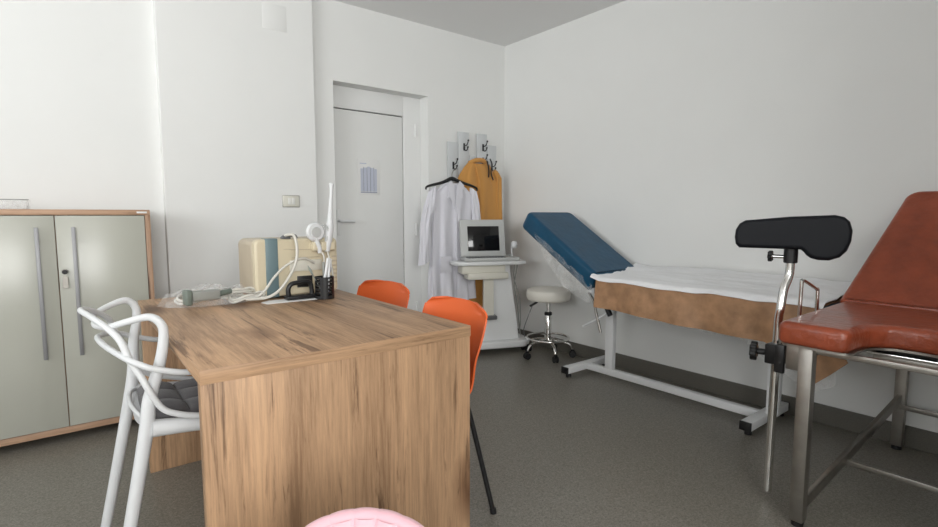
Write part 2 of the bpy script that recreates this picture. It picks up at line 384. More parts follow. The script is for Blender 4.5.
for x0, x1, hx in ((cx0+.027, -.0370, -.104), (-.0330, cx1-.027, .034)):
    d = MB().box(x0, x1, cyf-.004, cyf+.014, .075, ch-.030, .0015).put('door', 'gloss', cb)
    b = MB(); b.box(hx-.0085, hx+.0085, cyf-.036, cyf-.028, .43, 1.062, .002)
    for z in (.48, 1.0): b.cyl((hx, cyf-.004, z), (hx, cyf-.030, z), .005)
    b.put('handle', 'alu', d)
    if hx > 0:
        b = MB(); b.cyl((-.010, cyf-.004, .848), (-.010, cyf-.012, .848), .012); b.put('lock', 'steel', d)
        b = MB(); b.box(-.012, -.008, cyf-.030, cyf-.011, .843, .853, .001); b.lathe([(.010, 0), (.011, .001), (.011, .002), (.010, .003)], mtx=Matrix.Translation((-.010, cyf-.033, .846)) @ Matrix.Rotation(-pi/2, 4, 'X')); b.put('key', 'black', d)
        b = MB(); b.prism([(-.011,-.03), (.011,-.03), (.011,.02), (.006,.03), (-.006,.03), (-.011,.02)], 0, .003, .001, 2, Matrix.Translation((-.010, cyf-.022, .797)) @ Matrix.Rotation(pi/2, 4, 'X')); b.put('key_tag', 'steel', d)
t_ = thing('acrylic_tray', 'low clear plastic tray on top of the wooden cabinet, at the left edge', 'tray', (-.27, 3.33, ch))
b = MB(); b.box(-.41, -.125, 3.24, 3.246, ch, ch+.045, .001); b.box(-.41, -.13, 3.42, 3.426, ch, ch+.045, .001); b.box(-.136, -.125, 3.246, 3.42, ch, ch+.045, .001); b.box(-.41, -.404, 3.246, 3.42, ch, ch+.045, .001)
b.put('tray_wall', 'film', t_); MB().box(-.404, -.136, 3.246, 3.42, ch, ch+.004, 0).put('tray_floor', 'film', t_)
MB().box(-.415, -.125, 3.235, 3.248, ch+.043, ch+.048, .001).put('tray_rim', 'connector2', t_)

# ================================================================== desk
dx0, dx1, dy0, dy1, dz = .233, 1.056, 1.335, 2.63, .75
dk = thing('oak_desk', 'large oak-look desk with a panel end, standing in the middle of the room', 'desk', ((dx0+dx1)/2, 2.0, 0))
MB().box(dx0, dx1, dy0+.0012, dy1, dz-.036, dz, .0008).put('desktop', 'wood_y', dk)
MB().box(dx0, dx1, dy0, dy0+.0012, dz-.036, dz, .0003).put('edge_band', 'wood_edge', dk)
MB().box(dx0+.001, dx1-.001, dy0+.002, dy0+.036, 0, dz-.036, .001).put('end_panel', 'wood_z', dk)
MB().box(dx0+.001, dx1-.001, 2.54, 2.576, 0, dz-.036, .001).put('end_panel', 'wood_z', dk)
MB().box(.62, .64, dy0+.036, 2.54, .38, dz-.036, .001).put('modesty_panel', 'wood_y', dk)

# ================================================================== white looped chair
wc = thing('loop_back_chair', 'white plastic chair with back of interlaced loops, grey cushion, left side of the desk', 'chair', (.25, 1.9, 0))
YC = 1.9
def sym(pts, dx=0): # half-strand (s,x,z) from near foot to centre, mirrored to the far side
    near = [(x, YC-s, z) for s, x, z in pts]; far = [(x-dx*(z > .6 and s > .1), YC+s, z) for s, x, z in reversed(pts) if s > 1e-6]
    return near+far
s1 = [(.222, .048, 0), (.213, .098, .24), (.203, .150, .50), (.200, .163, .59), (.200, .192, .685), (.203, .205, .755), (.203, .204, .802), (.195, .176, .829), (.168, .125, .818), (.120, .083, .800), (.06, .060, .794), (0, .054, .794)]
r1 = [.0155, .0175, .0195, .0185, .0158, .0140, .0124, .0110, .0100, .0090, .0083, .0083]
MB().tube(sym(s1, .024), r1+r1[-2::-1], n=14, smooth=6).put('leg_and_back_loop', 'white_pl', wc)
s2 = [(.20, .50, .02), (.225, .455, .35), (.232, .40, .47), (.235, .33, .508), (.235, .287, .522), (.233, .233, .540), (.230, .191, .566), (.228, .162, .622), (.215, .143, .668), (.200, .122, .710), (.175, .105, .765), (.135, .080, .798), (.075, .046, .826), (0, .024, .838)]
r2 = [.014, .016, .014, .011, .0095, .009, .009, .009, .0095, .0098, .0098, .0092, .0083, .0083]
MB().tube(sym(s2), r2+r2[-2::-1], n=12, smooth=6).put('front_leg_and_upper_loop', 'white_pl', wc)
s3 = [(.235, .47, .40), (.245, .44, .55), (.25, .38, .635), (.25, .30, .66), (.25, .238, .669), (.248, .173, .690), (.238, .141, .706), (.20, .112, .720), (.10, .076, .738), (0, .060, .748)]
r3 = [.012, .011, .010, .009, .009, .009, .009, .0088, .0085, .0082]
MB().tube(sym(s3), r3+r3[-2::-1], n=12, smooth=6).put('arm_loop', 'white_pl', wc)
def seat_pt(u, v):
    x = .14+.36*v; s = (.185+.025*v)*(2*u-1)
    if v < .15: x += .03*(2*u-1)**2
    return Vector((x, YC+s, .478 - .012*sin(pi*v) + .02*(2*u-1)**2))
b = MB(); b.sheet(seat_pt, 17, 13, .022, -1)
b.tube([(.33, YC-.21, .49), (.20, YC-.205, .505), (.15, YC-.15, .523), (.132, YC, .530), (.15, YC+.15, .523), (.20, YC+.205, .505), (.33, YC+.21, .49)], .007, n=10)
for s in (-1, 1): b.tube([(.165, YC+s*.203, .505), (.28, YC+s*.208, .492), (.43, YC+s*.222, .47)], [.026, .022, .016], n=12)
b.put('seat', 'white_pl', wc)
def cush(u, v):
    a, c = 2*u-1, 2*v-1
    q = (abs(sin(a*pi*1.5+pi/2))**.45)*(abs(sin(c*pi*1.5+pi/2))**.45)
    e = max(0, 1-max(abs(a), abs(c))**10)
    x = .325+.165*c*(1-.04*a*a); return Vector((x, YC+.175*a*(1-.03*c*c), .492+e*(.025+.020*q)+.028*(1-c)*.5*abs(c)))
b = MB(); b.sheet(cush, 61, 61, .0, 1) if False else b.grid(cush, 61, 61)
b.grid(lambda u, v: Vector((cush(u, v).x, cush(u, v).y, .484)), 31, 31)
def rim(u, v):
    t = u*4; k = int(t) % 4; f = t-int(t); e = [(f, 0), (1, f), (1-f, 1), (0, 1-f)][k]; p = cush(*e); return Vector((p.x, p.y, p.z if v > .5 else .484))
b.grid(rim, 120, 2, True)
b.put('seat_cushion', 'grey_fab', wc)['label'] = 'grey quilted cushion'
wc.rotation_euler = (0, 0, .008)

# ================================================================== orange chairs (local: forward +x)
def orange_chair(label, loc, rz):
    t = thing('orange_shell_chair', label, 'chair', loc, rz, 'orange chairs at the right side of the desk')
    prof = [(.235, .425, .185), (.215, .443, .20), (.12, .452, .205), (0, .445, .205), (-.10, .442, .20), (-.165, .455, .195), (-.20, .50, .193), (-.222, .58, .200), (-.248, .67, .210), (-.268, .745, .212), (-.280, .785, .205), (-.286, .803, .185), (-.289, .812, .150)]
    n = len(prof)-1
    def cat(k, i, f):
        a = [prof[max(i-1, 0)][k], prof[i][k], prof[min(i+1, n)][k], prof[min(i+2, n)][k]]
        return .5*((2*a[1])+(-a[0]+a[2])*f+(2*a[0]-5*a[1]+4*a[2]-a[3])*f*f+(-a[0]+3*a[1]-3*a[2]+a[3])*f**3)
    def f(u, v):
        q = min(v*n, n-1e-6); i = int(q); g = q-i; x, z, w_ = cat(0, i, g), cat(1, i, g), cat(2, i, g); z = z if z < .45 else .45+(z-.45)*.925
        a = 2*u-1; back = min(1, max(0, (v-.42)/.2))
        return Vector((x+back*.042*abs(a)**2.4, a*w_, z+(1-back)*.022*abs(a)**3-back*.012*a*a*(v > .8)))
    MB().sheet(f, 25, 61, .007, -1).put('shell', 'orange', t, local=True)
    b = MB()
    for s in (-1, 1):
        b.tube([(-.165, s*.14, .436), (-.165, s*.165, .43), (-.18, s*.18, .40), (-.262, s*.222, 0)], .0095, smooth=5)
        b.tube([(.165, s*.13, .430), (.165, s*.16, .424), (.175, s*.175, .395), (.215, s*.215, 0)], .0095, smooth=5)
    parts = []
    for s in (-1, 1):
        MB().tube([(-.165, s*.14, .436), (-.165, s*.165, .43), (-.18, s*.18, .40), (-.262, s*.222, .006)], .0095, smooth=5).put('leg', 'blackm', t, local=True)
        MB().tube([(.165, s*.13, .430), (.165, s*.16, .424), (.175, s*.175, .395), (.215, s*.215, .006)], .0095, smooth=5).put('leg', 'blackm', t, local=True)
        MB().cyl((-.263, s*.2225, 0), (-.261, s*.2215, .02), .012).put('leg_tip', 'black', t, local=True)
        MB().cyl((.2155, s*.2155, 0), (.2145, s*.2145, .02), .012).put('leg_tip', 'black', t, local=True)
    b.bm.free(); b = MB()
    for s in (-1, 1): b.cyl((-.165, s*.14, .434), (.165, s*.13, .428), .009)
    for x in (-.165, .165): b.cyl((x, -.14, .434 if x < 0 else .428), (x, .14, .434 if x < 0 else .428), .009)
    b.put('under_frame', 'blackm', t, local=True)
    return t
oc = orange_chair('orange plastic chair with black legs, the nearer one, by the desk corner', (.955, 1.622, 0), pi-.03)
dup(oc, (1.005, 2.25, 0), pi+.12, 'orange plastic chair farther back, only its backrest top seen above the desk')

# ================================================================== pink tub chair in the foreground
pc = thing('pink_shell_chair', 'pink pleated padded chair, only its rounded back top showing in front of the desk', 'chair', (.303, .700, 0), radians(-129)+pi/2)
# local: faces -y, back at +y
PZ = .563
def pk(off, u, v, front):
    a = (u-.5)*pi*.95; topz = PZ-.42*(1-sqrt(max(0, 1-(abs(2*u-1)*.985)**2.0)))
    z = .30+(topz-.30)*v; rr = .190+.03*v+off
    pl = .0075*abs(sin(u*pi*15))**.6*(.25+.75*v)*(1 if front else 0)
    bulge = .018*sin(pi*min(1, v*1.0))**.5 if front else 0
    return Vector((rr*sin(a)*1.0-(pl+bulge)*sin(a), (rr*cos(a))*.8-(pl+bulge)*cos(a), z))
b = MB(); b.grid(lambda u, v: pk(-.014, u, v, True), 181, 24); b.grid(lambda u, v: pk(.014, u, v, False), 61, 24); b.put('back_pad', 'pink', pc, local=True)
def rimpt(u): p = pk(-.014, u, 1, False); q = pk(.014, u, 1, False); return (p+q)/2
b = MB(); b.tube([rimpt(k/240)-Vector((0, 0, .004)) for k in range(241)], [.0135+.0015*abs(sin(k/240*pi*15))**.6 for k in range(241)], n=14, smooth=0)
b.put('back_rim', 'pink', pc, local=True)
b = MB(); b.lathe([(.0, .30), (.17, .30), (.20, .31), (.215, .34), (.21, .375), (.18, .395), (.0, .405)], (0, -.02, 0), 40); b.put('seat', 'pink', pc, local=True)
for sx in (-1, 1):
    for sy in (-1, 1): MB().tube([(sx*.11, sy*.11-.02, .31), (sx*.17, sy*.17-.02, 0)], [.013, .009], smooth=0).put('leg', 'steel', pc, local=True)

# ================================================================== coat rack
cr = thing('coat_rack', 'white wall coat rack of upright boards with black double hooks, in the back corner', 'coat rack', (2.78, 3.5, 1.1))
bd = [(2.518, 2.618, 1.722, 1.05), (2.623, 2.735, 1.812, 1.0), (2.742, 2.805, 1.62, 1.08), (2.828, 2.932, 1.815, 1.0), (2.938, 3.040, 1.726, 1.05)]
for x0, x1, z1, z0 in bd: MB().box(x0, x1, 3.478, 3.496, z0, z1, .002).put('board', 'rack', cr)
MB().box(2.53, 3.03, 3.496, 3.509, 1.25, 1.31, .001).put('cross_rail', 'rack', cr)
def hook(x, z, s=.8):
    b = MB(); b.box(x-.009, x+.009, 3.474, 3.479, z-.03, z+.03, .002)
    b.tube([(x, 3.474, z-.012), (x-.003, 3.462, z-.028), (x, 3.448, z-.032), (x+.004, 3.438, z-.022), (x+.006, 3.435, z-.008)], .0052*s, n=10)
    b.tube([(x, 3.474, z+.012), (x, 3.455, z+.008), (x, 3.435, z+.018), (x+.004, 3.425, z+.045)], .0052*s, n=10)
    b.lathe([(.002, -.008), (.0075, -.004), (.0085, 0), (.0075, .004), (.002, .008)], (x+.006, 3.435, z-.006), 12)
    b.lathe([(.002, -.008), (.0075, -.004), (.0085, 0), (.0075, .004), (.002, .008)], (x+.004, 3.425, z+.048), 12)
    b.put('hook', 'blackm', cr)
for x, z in ((2.568, 1.530), (2.682, 1.69), (2.888, 1.70), (2.888, 1.585), (2.990, 1.535)): hook(x, z)

# ochre robe hanging
rb = thing('ochre_robe', 'ochre orange cotton robe hanging in folds from the coat rack, behind the white coat', 'robe', (2.82, 3.42, .25))
def robef(u, v):
    a = 2*pi*u; z = 1.553-1.30*v
    hw = .12+.100*min(1, (v/.10))**.8 + .02*v; hd = .014+.020*min(1, v/.12)
    cxx = 2.80+.028*min(1, v/.15)
    n = .017*sin(8*a+2.0*sin(3*v))+.008*sin(13*a+4)
    k = min(1, v/.08)
    top = -.05*max(0, cos(a))*min(1, v/.05) if v < .2 else -.05*max(0, cos(a))*(1-(v-.2)/.8)
    return Vector((cxx+(hw+n*k)*cos(a), 3.428+(hd+.4*n*k)*sin(a)*1.0, z+top*1.2))
b = MB(); b.grid(robef, 120, 50, True); b.put('robe_body', 'robe', rb)
b = MB()
def slf(u, v):
    a = 2*pi*u; z = 1.46-.62*v; n = .006*sin(5*a+3*v)
    return Vector((3.005+.020*v+(.042-.01*(1-v)+n)*cos(a), 3.415+(.024+n)*sin(a), z-.03*cos(a)))
b.grid(slf, 40, 20, True); b.tube([(2.965, 3.43, 1.50), (2.985, 3.425, 1.48), (3.005, 3.415, 1.44)], [.02, .028, .030], n=16)
b.put('sleeve', 'robe', rb)
b = MB(); b.tube([(2.75, 3.417, 1.545), (2.78, 3.402, 1.40), (2.79, 3.400, 1.1), (2.785, 3.400, .8)], [.012, .016, .016, .012], n=12, flat=.5); b.put('front_band', 'robe', rb)
b = MB(); b.tube([(2.70, 3.44, 1.553), (2.76, 3.415, 1.578), (2.84, 3.415, 1.578), (2.89, 3.44, 1.548)], [.016, .02, .02, .014], n=12); b.put('collar', 'robe', rb)
rl = MB(); rl.tube([(2.905, 3.405, 1.60), (2.92, 3.395, 1.55), (2.905, 3.39, 1.48), (2.93, 3.39, 1.42)], .006, n=8); rl.tube([(2.875, 3.405, 1.58), (2.885, 3.395, 1.50), (2.878, 3.39, 1.44)], .006, n=8)
rl.put('hanging_strap', 'blackm', rb)

# hanger and lab coat
hg = thing('clothes_hanger', 'black plastic clothes hanger holding the white lab coat on the coat rack', 'hanger', (2.53, 3.37, 1.33))
b = MB(); hy = 3.392
b.tube([(2.285, hy, 1.318), (2.29, hy, 1.338), (2.33, hy, 1.352), (2.44, hy, 1.378), (2.515, hy, 1.408), (2.54, hy, 1.412), (2.565, hy, 1.408), (2.64, hy, 1.385), (2.75, hy, 1.36), (2.792, hy, 1.345), (2.80, hy, 1.322)], [.006, .008, .010, .012, .016, .018, .016, .012, .010, .008, .006], n=10)
bmesh.ops.translate(b.bm, verts=b.bm.verts[:], vec=(-.047, 0, 0)); b.put('hanger_arms', 'black', hg)
b = MB(); b.tube([(2.493, hy, 1.415), (2.495, hy+.005, 1.45), (2.52, hy+.02, 1.48), (2.555, hy+.045, 1.495), (2.567, hy+.062, 1.49)], .0035, n=8); b.put('hanger_hook', 'steel', hg)
lc = thing('lab_coat', 'long white lab coat on a black hanger, hanging beside the door', 'coat', (2.54, 3.34, .42))
def lcf(u, v):
    a = 2*pi*u; z = 1.375-.96*v; t = min(1, v/.06)
    hw = .075+.145*t**.8; hw = hw*(1-.10*sin(pi*min(1, v/.7)))+.01*v; hd = .016+.014*t+.008*v
    n = (.006+.010*v)*sin(9*a+1.5*sin(4*v))+.005*v*sin(17*a)
    drop = -.05*abs(cos(a))**1.5*(t)*(1-v)
    return Vector((2.498+.0*v+(hw+n)*cos(a), hy+(hd+n)*sin(a), z+drop))
b = MB(); b.grid(lcf, 140, 50, True); b.put('coat_body', 'coat', lc)
for s, lab in ((-1, 'l'), (1, 'r')):
    def sf(u, v, s=s):
        a = 2*pi*u; q = v; x = 2.498+s*(.205+.055*min(1, q*2)+.03*q*(s < 0)-.045*q*(s > 0)); z = 1.325-.58*q
        r_ = .030+.016*min(1, q*5); n = .004*sin(5*a+5*q)+.003*sin(9*a-7*q)
        return Vector((x+(r_+n)*cos(a), hy-.012+(r_*.75+n)*sin(a), z-.02*s*cos(a)))
    b = MB(); b.grid(sf, 40, 26, True); b.put('sleeve', 'coat', lc)
    lap = [(0, 0), (.052, .10), (.075, .095), (.060, .15), (.082, .20), (.040, .235), (.012, .20), (0, .08)]
    pts = [(2.498+s*(.004+x), z) for x, z in lap]
    if s > 0: pts = pts
    else: pts = pts[::-1]
    m_ = Matrix.Translation((0, hy-.036, 1.16)) @ Matrix.Rotation(pi/2, 4, 'X')
    b = MB(); b.prism(pts, 0, .005, .0015, 2, m_); b.put('lapel', 'coat', lc)
b = MB(); b.tube([(2.501, hy-.040, 1.19), (2.505, hy-.044, 1.0), (2.501, hy-.047, .8), (2.506, hy-.050, .45)], .004, n=8); b.put('front_placket', 'coat', lc)
for s, x0 in ((0, 2.553), (1, 2.343)):
    m_ = Matrix.Translation((x0, hy-.046, .66)) @ Matrix.Rotation(pi/2, 4, 'X')
    b = MB(); b.prism([(0, 0), (.105, 0), (.105, .13), (0, .13)], 0, .004, .001, 2, m_); b.put('pocket', 'coat', lc)

# ================================================================== ultrasound cart
UC = (2.758, 3.195); UA = -.39
us = thing('ultrasound_cart', 'white wheeled cart carrying a portable ultrasound scanner, in the corner below the coats', 'medical cart', (*UC, 0), UA)
b = MB(); b.prism([(-.30, -.13), (-.22, -.165), (.22, -.165), (.275, -.13), (.29, -.05), (.275, .06), (.22, .11), (-.25, .11), (-.30, .06)], .045, .105, .014, 3); b.put('base', 'us_white', us, local=True)
for x, y in ((-.24, -.11), (.24, -.09), (-.24, .07), (.22, .06)):
    b = MB(); b.cyl((x-.010, y, .024), (x+.010, y, .024), .023, 18); b.cyl((x, y, .024), (x, y, .05), .006); b.put('castor', 'black', us, local=True)
# column: tapering upright body
m_ = Matrix.Translation((0, .06, 0)) @ Matrix.Rotation(pi/2, 4, 'X')
b = MB(); b.prism([(-.27, .10), (.20, .10), (.175, .30), (.14, .52), (.115, .72), (-.035, .72), (-.05, .40), (-.10, .28), (-.25, .24)], 0, .16, .008, 3, m_); b.put('column', 'us_white', us, local=True)
m_ = Matrix.Translation((0, -.098, 0)) @ Matrix.Rotation(pi/2, 4, 'X')
b = MB(); b.prism([(-.115, .31), (-.03, .31), (-.035, .66), (-.115, .66)], 0, .035, .004, 2, m_); b.put('probe_holder_panel', 'us_cream', us, local=True)
b = MB(); b.box(-.125, -.01, -.165, -.09, .285, .318, .008); b.put('foot_pad', 'us_dark', us, local=True)
b = MB(); b.prism([(-.37, -.12), (-.34, -.18), (-.20, -.20), (.16, -.20), (.23, -.16), (.24, -.06), (.22, .02), (-.34, -.01), (-.37, -.04)], .725, .757, .012, 3); b.put('shelf', 'us_white', us, local=True)
b = MB(); b.box(-.30, .06, -.155, -.01, .655, .727, .012, 3); b.box(-.26, .075, -.185, -.05, .615, .668, .008); b.put('drawer', 'us_cream', us, local=True)
b = MB(); b.box(-.285, .165, -.20, -.02, .757, .785, .010, 3); b.put('scanner_body', 'us_grey', us, local=True)
b = MB()
for r in range(4):
    for k in range(13): b.box(-.255+k*.024, -.236+k*.024, -.183+r*.024, -.163+r*.024, .783, .790, .002, 1)
b.put('keyboard', 'us_dark', us, local=True)
tilt = Matrix.Translation((-.005, -.075, .787)) @ Matrix.Rotation(radians(-10), 4, 'X')
lid = MB().box(-.285, .092, -.012, .025, 0, .300, .012, 3, tilt).put('monitor', 'us_grey', us, local=True)
MB().box(-.225, .040, -.015, -.008, .045, .245, .003, 2, tilt).put('screen', 'screen', lid, local=True)
b = MB(); b.tube([(.16, -.04, .75), (.155, -.02, .86), (.16, -.03, .885)], .006, n=8); b.lathe([(.004, -.03), (.02, -.024), (.027, -.008), (.027, .008), (.02, .024), (.004, .03)], (.158, -.08, .88), 20); b.put('probe', 'white_pl', us, local=True)
b = MB(); b.tube([(.11, -.02, .80), (.20, -.04, .74), (.17, -.06, .55), (.20, -.05, .40), (.22, -.04, .25), (.23, -.05, .12)], .005, n=8)
b.tube([(.20, 0, .74), (.19, 0, .6), (.24, -.01, .42), (.25, 0, .2), (.22, 0, .11)], .004, n=8); b.put('probe_cable', 'connector2', us, local=True)

# ================================================================== stool
st = thing('wheeled_stool', 'round cream padded stool on a chrome five-castor base, beside the ultrasound cart', 'stool', (2.97, 2.765, 0))
b = MB(); b.lathe([(.0, .455), (.155, .455), (.165, .46), (.172, .475), (.172, .515), (.165, .535), (.14, .545), (.0, .552)], n=48); b.put('seat', 'cream_up', st, local=True)
b = MB(); b.lathe([(.02, .44), (.05, .44), (.05, .455), (.02, .455)], n=24); b.lathe([(.016, .20), (.016, .44)], n=20); b.lathe([(.026, .13), (.028, .14), (.026, .335), (.022, .34)], n=20); b.put('gas_column', 'chrome', st, local=True)
MB().lathe([(.024, .33), (.030, .335), (.030, .352), (.020, .36)], n=20).put('collar', 'black', st, local=True)
MB().tube([(.165*cos(2*pi*k/36), .165*sin(2*pi*k/36), .152) for k in range(36)], .009, n=10, closed=True, smooth=0).put('foot_ring', 'chrome', st, local=True)
for k in range(5):
    a = 2*pi*k/5+2.95; c_, s__ = cos(a), sin(a)
    b = MB(); b.tube([(.02*c_, .02*s__, .135), (.09*c_, .09*s__, .128), (.165*c_, .165*s__, .105), (.19*c_, .19*s__, .065)], [.016, .014, .012, .008], n=10, flat=.7); b.put('base_arm', 'chrome', st, local=True)
    b = MB()
    for o_ in (-.013, .013):
        b.cyl((.195*c_-s__*(o_-.007), .195*s__+c_*(o_-.007), .026), (.195*c_-s__*(o_+.007), .195*s__+c_*(o_+.007), .026), .026, 20, .003)
    b.box(-.012, .012, -.010, .010, .03, .062, .003, 2, Matrix.Translation((.195*c_, .195*s__, 0))); b.put('castor', 'black', st, local=True)
b = MB(); b.tube([(-.02, -.01, .448), (-.07, .03, .445), (-.11, .055, .425)], [.005, .005, .004], n=8); b.tube([(-.085, .04, .44), (-.135, .07, .408)], .009, n=8, smooth=0); b.put('height_lever', 'black', st, local=True)
b = MB(); b.tube([(-.115, .058, .42), (-.135, .085, .33), (-.16, .11, .22), (-.155, .10, .16)], .0035, n=6); b.put('hanging_cord', 'us_dark', st, local=True)

# ================================================================== gurney (couch along the right wall)
gb = thing('treatment_couch', 'blue treatment couch with raised head section and white steel frame, along the right wall', 'couch', (2.88, 1.6, 0))
bx0, bx1 = 2.615, 3.120
MB().box(bx0, bx1, .84, 2.04, .655, .715, .02, 3).put('mattress', 'blue', gb)
# head section
ha = atan2(.385, .60); hl = sqrt(.385**2+.60**2)+.045
m_ = Matrix.Translation((2.852, 2.075, .662)) @ Matrix.Rotation(ha, 4, 'X')
hw = .238
ol = []
for cx_, cy_, a0 in ((hw-.05, hl-.05, 0), (-hw+.05, hl-.05, pi/2), (-hw+.02, .02, pi), (hw-.02, .02, 1.5*pi)):
    rr = .05 if cy_ > .1 else .02
    for k in range(6): a = a0+pi/2*k/5; ol.append((cx_+rr*cos(a), cy_+rr*sin(a)))
MB().prism(ol, -.038, .095, .028, 5, m_).put('head_section', 'blue', gb)
b = MB(); b.box(bx0+.03, bx0+.07, .80, 2.05, .625, .656, .002); b.box(bx1-.07, bx1-.03, .80, 2.05, .625, .656, .002)
for y in (.82, 1.06, 2.07): b.box(bx0+.03, bx1-.03, y, y+.04, .622, .654, .002)
b.put('top_frame', 'whitemetal', gb)
for y in (2.11, 1.075): MB().box(2.868, 2.908, y-.03, y+.03, .07, .625, .003).put('post', 'whitemetal', gb)
b = MB(); b.box(2.868, 2.908, 1.115, 2.30, .028, .072, .003); b.put('floor_beam', 'whitemetal', gb)
for y in (2.315, 1.115):
    MB().box(2.665, 3.130, y-.028, y+.028, .030, .074, .003).put('floor_foot', 'whitemetal', gb)
    for x0, x1 in ((2.655, 2.668), (3.127, 3.140)): MB().box(x0, x1, y-.029, y+.029, .029, .075, .003).put('end_cap', 'black', gb)
    for x in (2.70, 3.10): MB().cyl((x, y, 0), (x, y, .032), .018).put('levelling_foot', 'black', gb)
b = MB(); b.tube([(2.76, 2.20, .60), (2.75, 2.15, .54), (2.75, 2.09, .345)], .009, n=10, smooth=0); b.put('support_rod', 'steel', gb)
b = MB(); b.tube([(2.80, 2.06, .485), (2.75, 2.12, .43), (2.74, 2.21, .375), (2.735, 2.225, .365)], .008, n=10); b.put('lever', 'white_pl', gb)
MB().cyl((2.79, 2.045, .46), (2.79, 2.075, .51), .018).put('lever_knob', 'black', gb)
# tan cover hanging over the near edge
ck = thing('tan_leather_cover', 'tan brown suede-look cover draped over the couch under the white sheet', 'cover', (2.75, 1.4, .715))
def botz(y):
    pts = [(2.04, .548), (1.85, .543), (1.6, .533), (1.35, .527), (1.235, .520), (1.02, .518), (.90, .47), (.80, .372), (.74, .43), (.675, .50)]
    for (a, za), (c, zc) in zip(pts, pts[1:]):
        if c <= y <= a: t = (a-y)/(a-c); return za+(zc-za)*t
    return pts[0][1] if y > 2.04 else pts[-1][1]
def tanf(u, v):
    y = 2.015-1.34*u
    yt = 2.015-1.225*u
    if v < .35:
        x = 3.115-(3.115-2.60)*(v/.35); z = .722+.012*abs(noise.noise(Vector((u*30, v*20, 2))))*(u > .9)
        return Vector((x, yt, z))
    if v < .42:
        a = (v-.35)/.07*pi/2; return Vector((2.60-.010*sin(a), yt, .712+.010*cos(a)))
    t = (v-.42)/.58; zb = botz(y); z = .712+(zb-.712)*t
    wv = .013*t*sin(y*9+.6)+.009*t*sin(y*23)+.010*t*math.exp(-((y-1.72-.1*t)/.05)**2)
    return Vector((2.590-.012*t-wv-.02*t*max(0, 1-(y-.67)/.3), yt+(y-yt)*t, z))
b = MB(); b.sheet(tanf, 110, 36, .004, 1); b.put('draped_cover', 'tan', ck)
# white sheet on top
ws = thing('white_bed_sheet', 'rumpled white paper sheet spread over the treatment couch', 'sheet', (2.86, 1.4, .73))
def shf(u, v):
    y = 2.10-1.315*u
    n = noise.noise(Vector((u*5, v*9, 1.3)))*.014+abs(noise.noise(Vector((u*9, v*22, 4.1))))*.012-.004
    edge = .012*noise.noise(Vector((u*12, 0, 8)))
    x = 2.578+edge*.3+(3.145-2.578-edge*.3)*v
    z = .735+.045*v**1.5+n*(.3+v*.7)
    if v < .12: z -= max(0, 1-v/.045)**1.5*(.022+.010*noise.noise(Vector((u*7, 3, 1))))
    if u < .05 and v < .3: z += .02*(1-u/.05)*(1-v/.3)
    if v > .93: z += .0
    return Vector((x, y-.05*(1-v)*(u < .5), z))
b = MB(); b.sheet(shf, 130, 40, .003, 1); b.put('paper_sheet', 'sheet', ws)
# translucent plastic
pf = thing('plastic_film', 'clear plastic film hanging below the raised blue head section of the couch', 'plastic film', (2.65, 2.3, .55))
def pff(u, v):
    y = 2.06+.50*u; zt = .69+.60*(y-2.06)*.62+.0; ztop = .690+.64*(y-2.06)
    ln = .10*(1-u)+.10*sin(pi*u)
    return Vector((2.608-.01*v+.006*sin(18*u+3*v)+.006*sin(7*v+5*u), y-.0*v, ztop-.012-(ln+.02)*v))
b = MB(); b.sheet(pff, 50, 16, .001, 1); b.put('hanging_film', 'film', pf)
pf2 = thing('plastic_liner', 'thin translucent plastic liner hanging from under the tan cover at the couch foot end', 'plastic film', (2.62, 1.1, .5))
def pl2(u, v):
    y = 1.75-1.02*u; z0 = .60; zb = (.53-.02*u if u < .6 else .518-.19*((u-.6)/.3)) if u < .9 else .325+.06*(u-.9)/.1
    return Vector((2.612+.006*sin(20*u+2*v), y, z0+(zb-.012-z0)*v))
b = MB(); b.sheet(pl2, 50, 12, .001, 1); b.put('liner_film', 'film', pf2)

# ================================================================== gynaecology chair (red)
gx = thing('examination_chair', 'rust red leatherette examination chair on a stainless steel frame, at the right edge', 'examination chair', (2.55, .39, 0))
SY0, SY1 = .75, .03; yc = .39
# seat outline seen from above, ccw
def arc(cx_, cy_, r, a0, a1, n=6): return [(cx_+r*cos(a0+(a1-a0)*k/n), cy_+r*sin(a0+(a1-a0)*k/n)) for k in range(n+1)]
ol = []
ol += arc(2.72, .07, .03, -pi/2, 0, 4); ol += arc(2.72, .71, .03, 0, pi/2, 4)
ol += arc(1.993, .708, .028, pi/2, pi, 4); ol += arc(1.995, .555, .035, pi, 1.5*pi, 4)
ol += [(2.06, .517), (2.11, .508), (2.15, .485), (2.172, .45), (2.178, .39), (2.172, .33), (2.15, .295), (2.11, .272), (2.06, .263)]
ol += arc(1.995, .225, .035, pi/2, pi, 4); ol += arc(1.993, .072, .028, pi, 1.5*pi, 4)
MB().prism(ol, .668, .748, .022, 5).put('seat_pad', 'red', gx)
MB().prism([(x*.985+.04, (y-yc)*.97+yc) for x, y in ol], .662, .670, 0).put('seat_board', 'steel', gx)
# backrest
bl = .668; ba = radians(48)
ol = []
ol += arc(bl-.06, .250-.06, .06, 0, pi/2, 6) ; ol += arc(.02, .345, .015, pi/2, pi, 3); ol += arc(.02, -.345, .015, pi, 1.5*pi, 3); ol += arc(bl-.06, -.250+.06, .06, -pi/2, 0, 6)
m_ = Matrix.Translation((2.695, yc, .690)) @ Matrix.Rotation(-ba, 4, 'Y')
MB().prism(ol, 0, .075, .022, 5, m_).put('backrest_pad', 'red', gx)
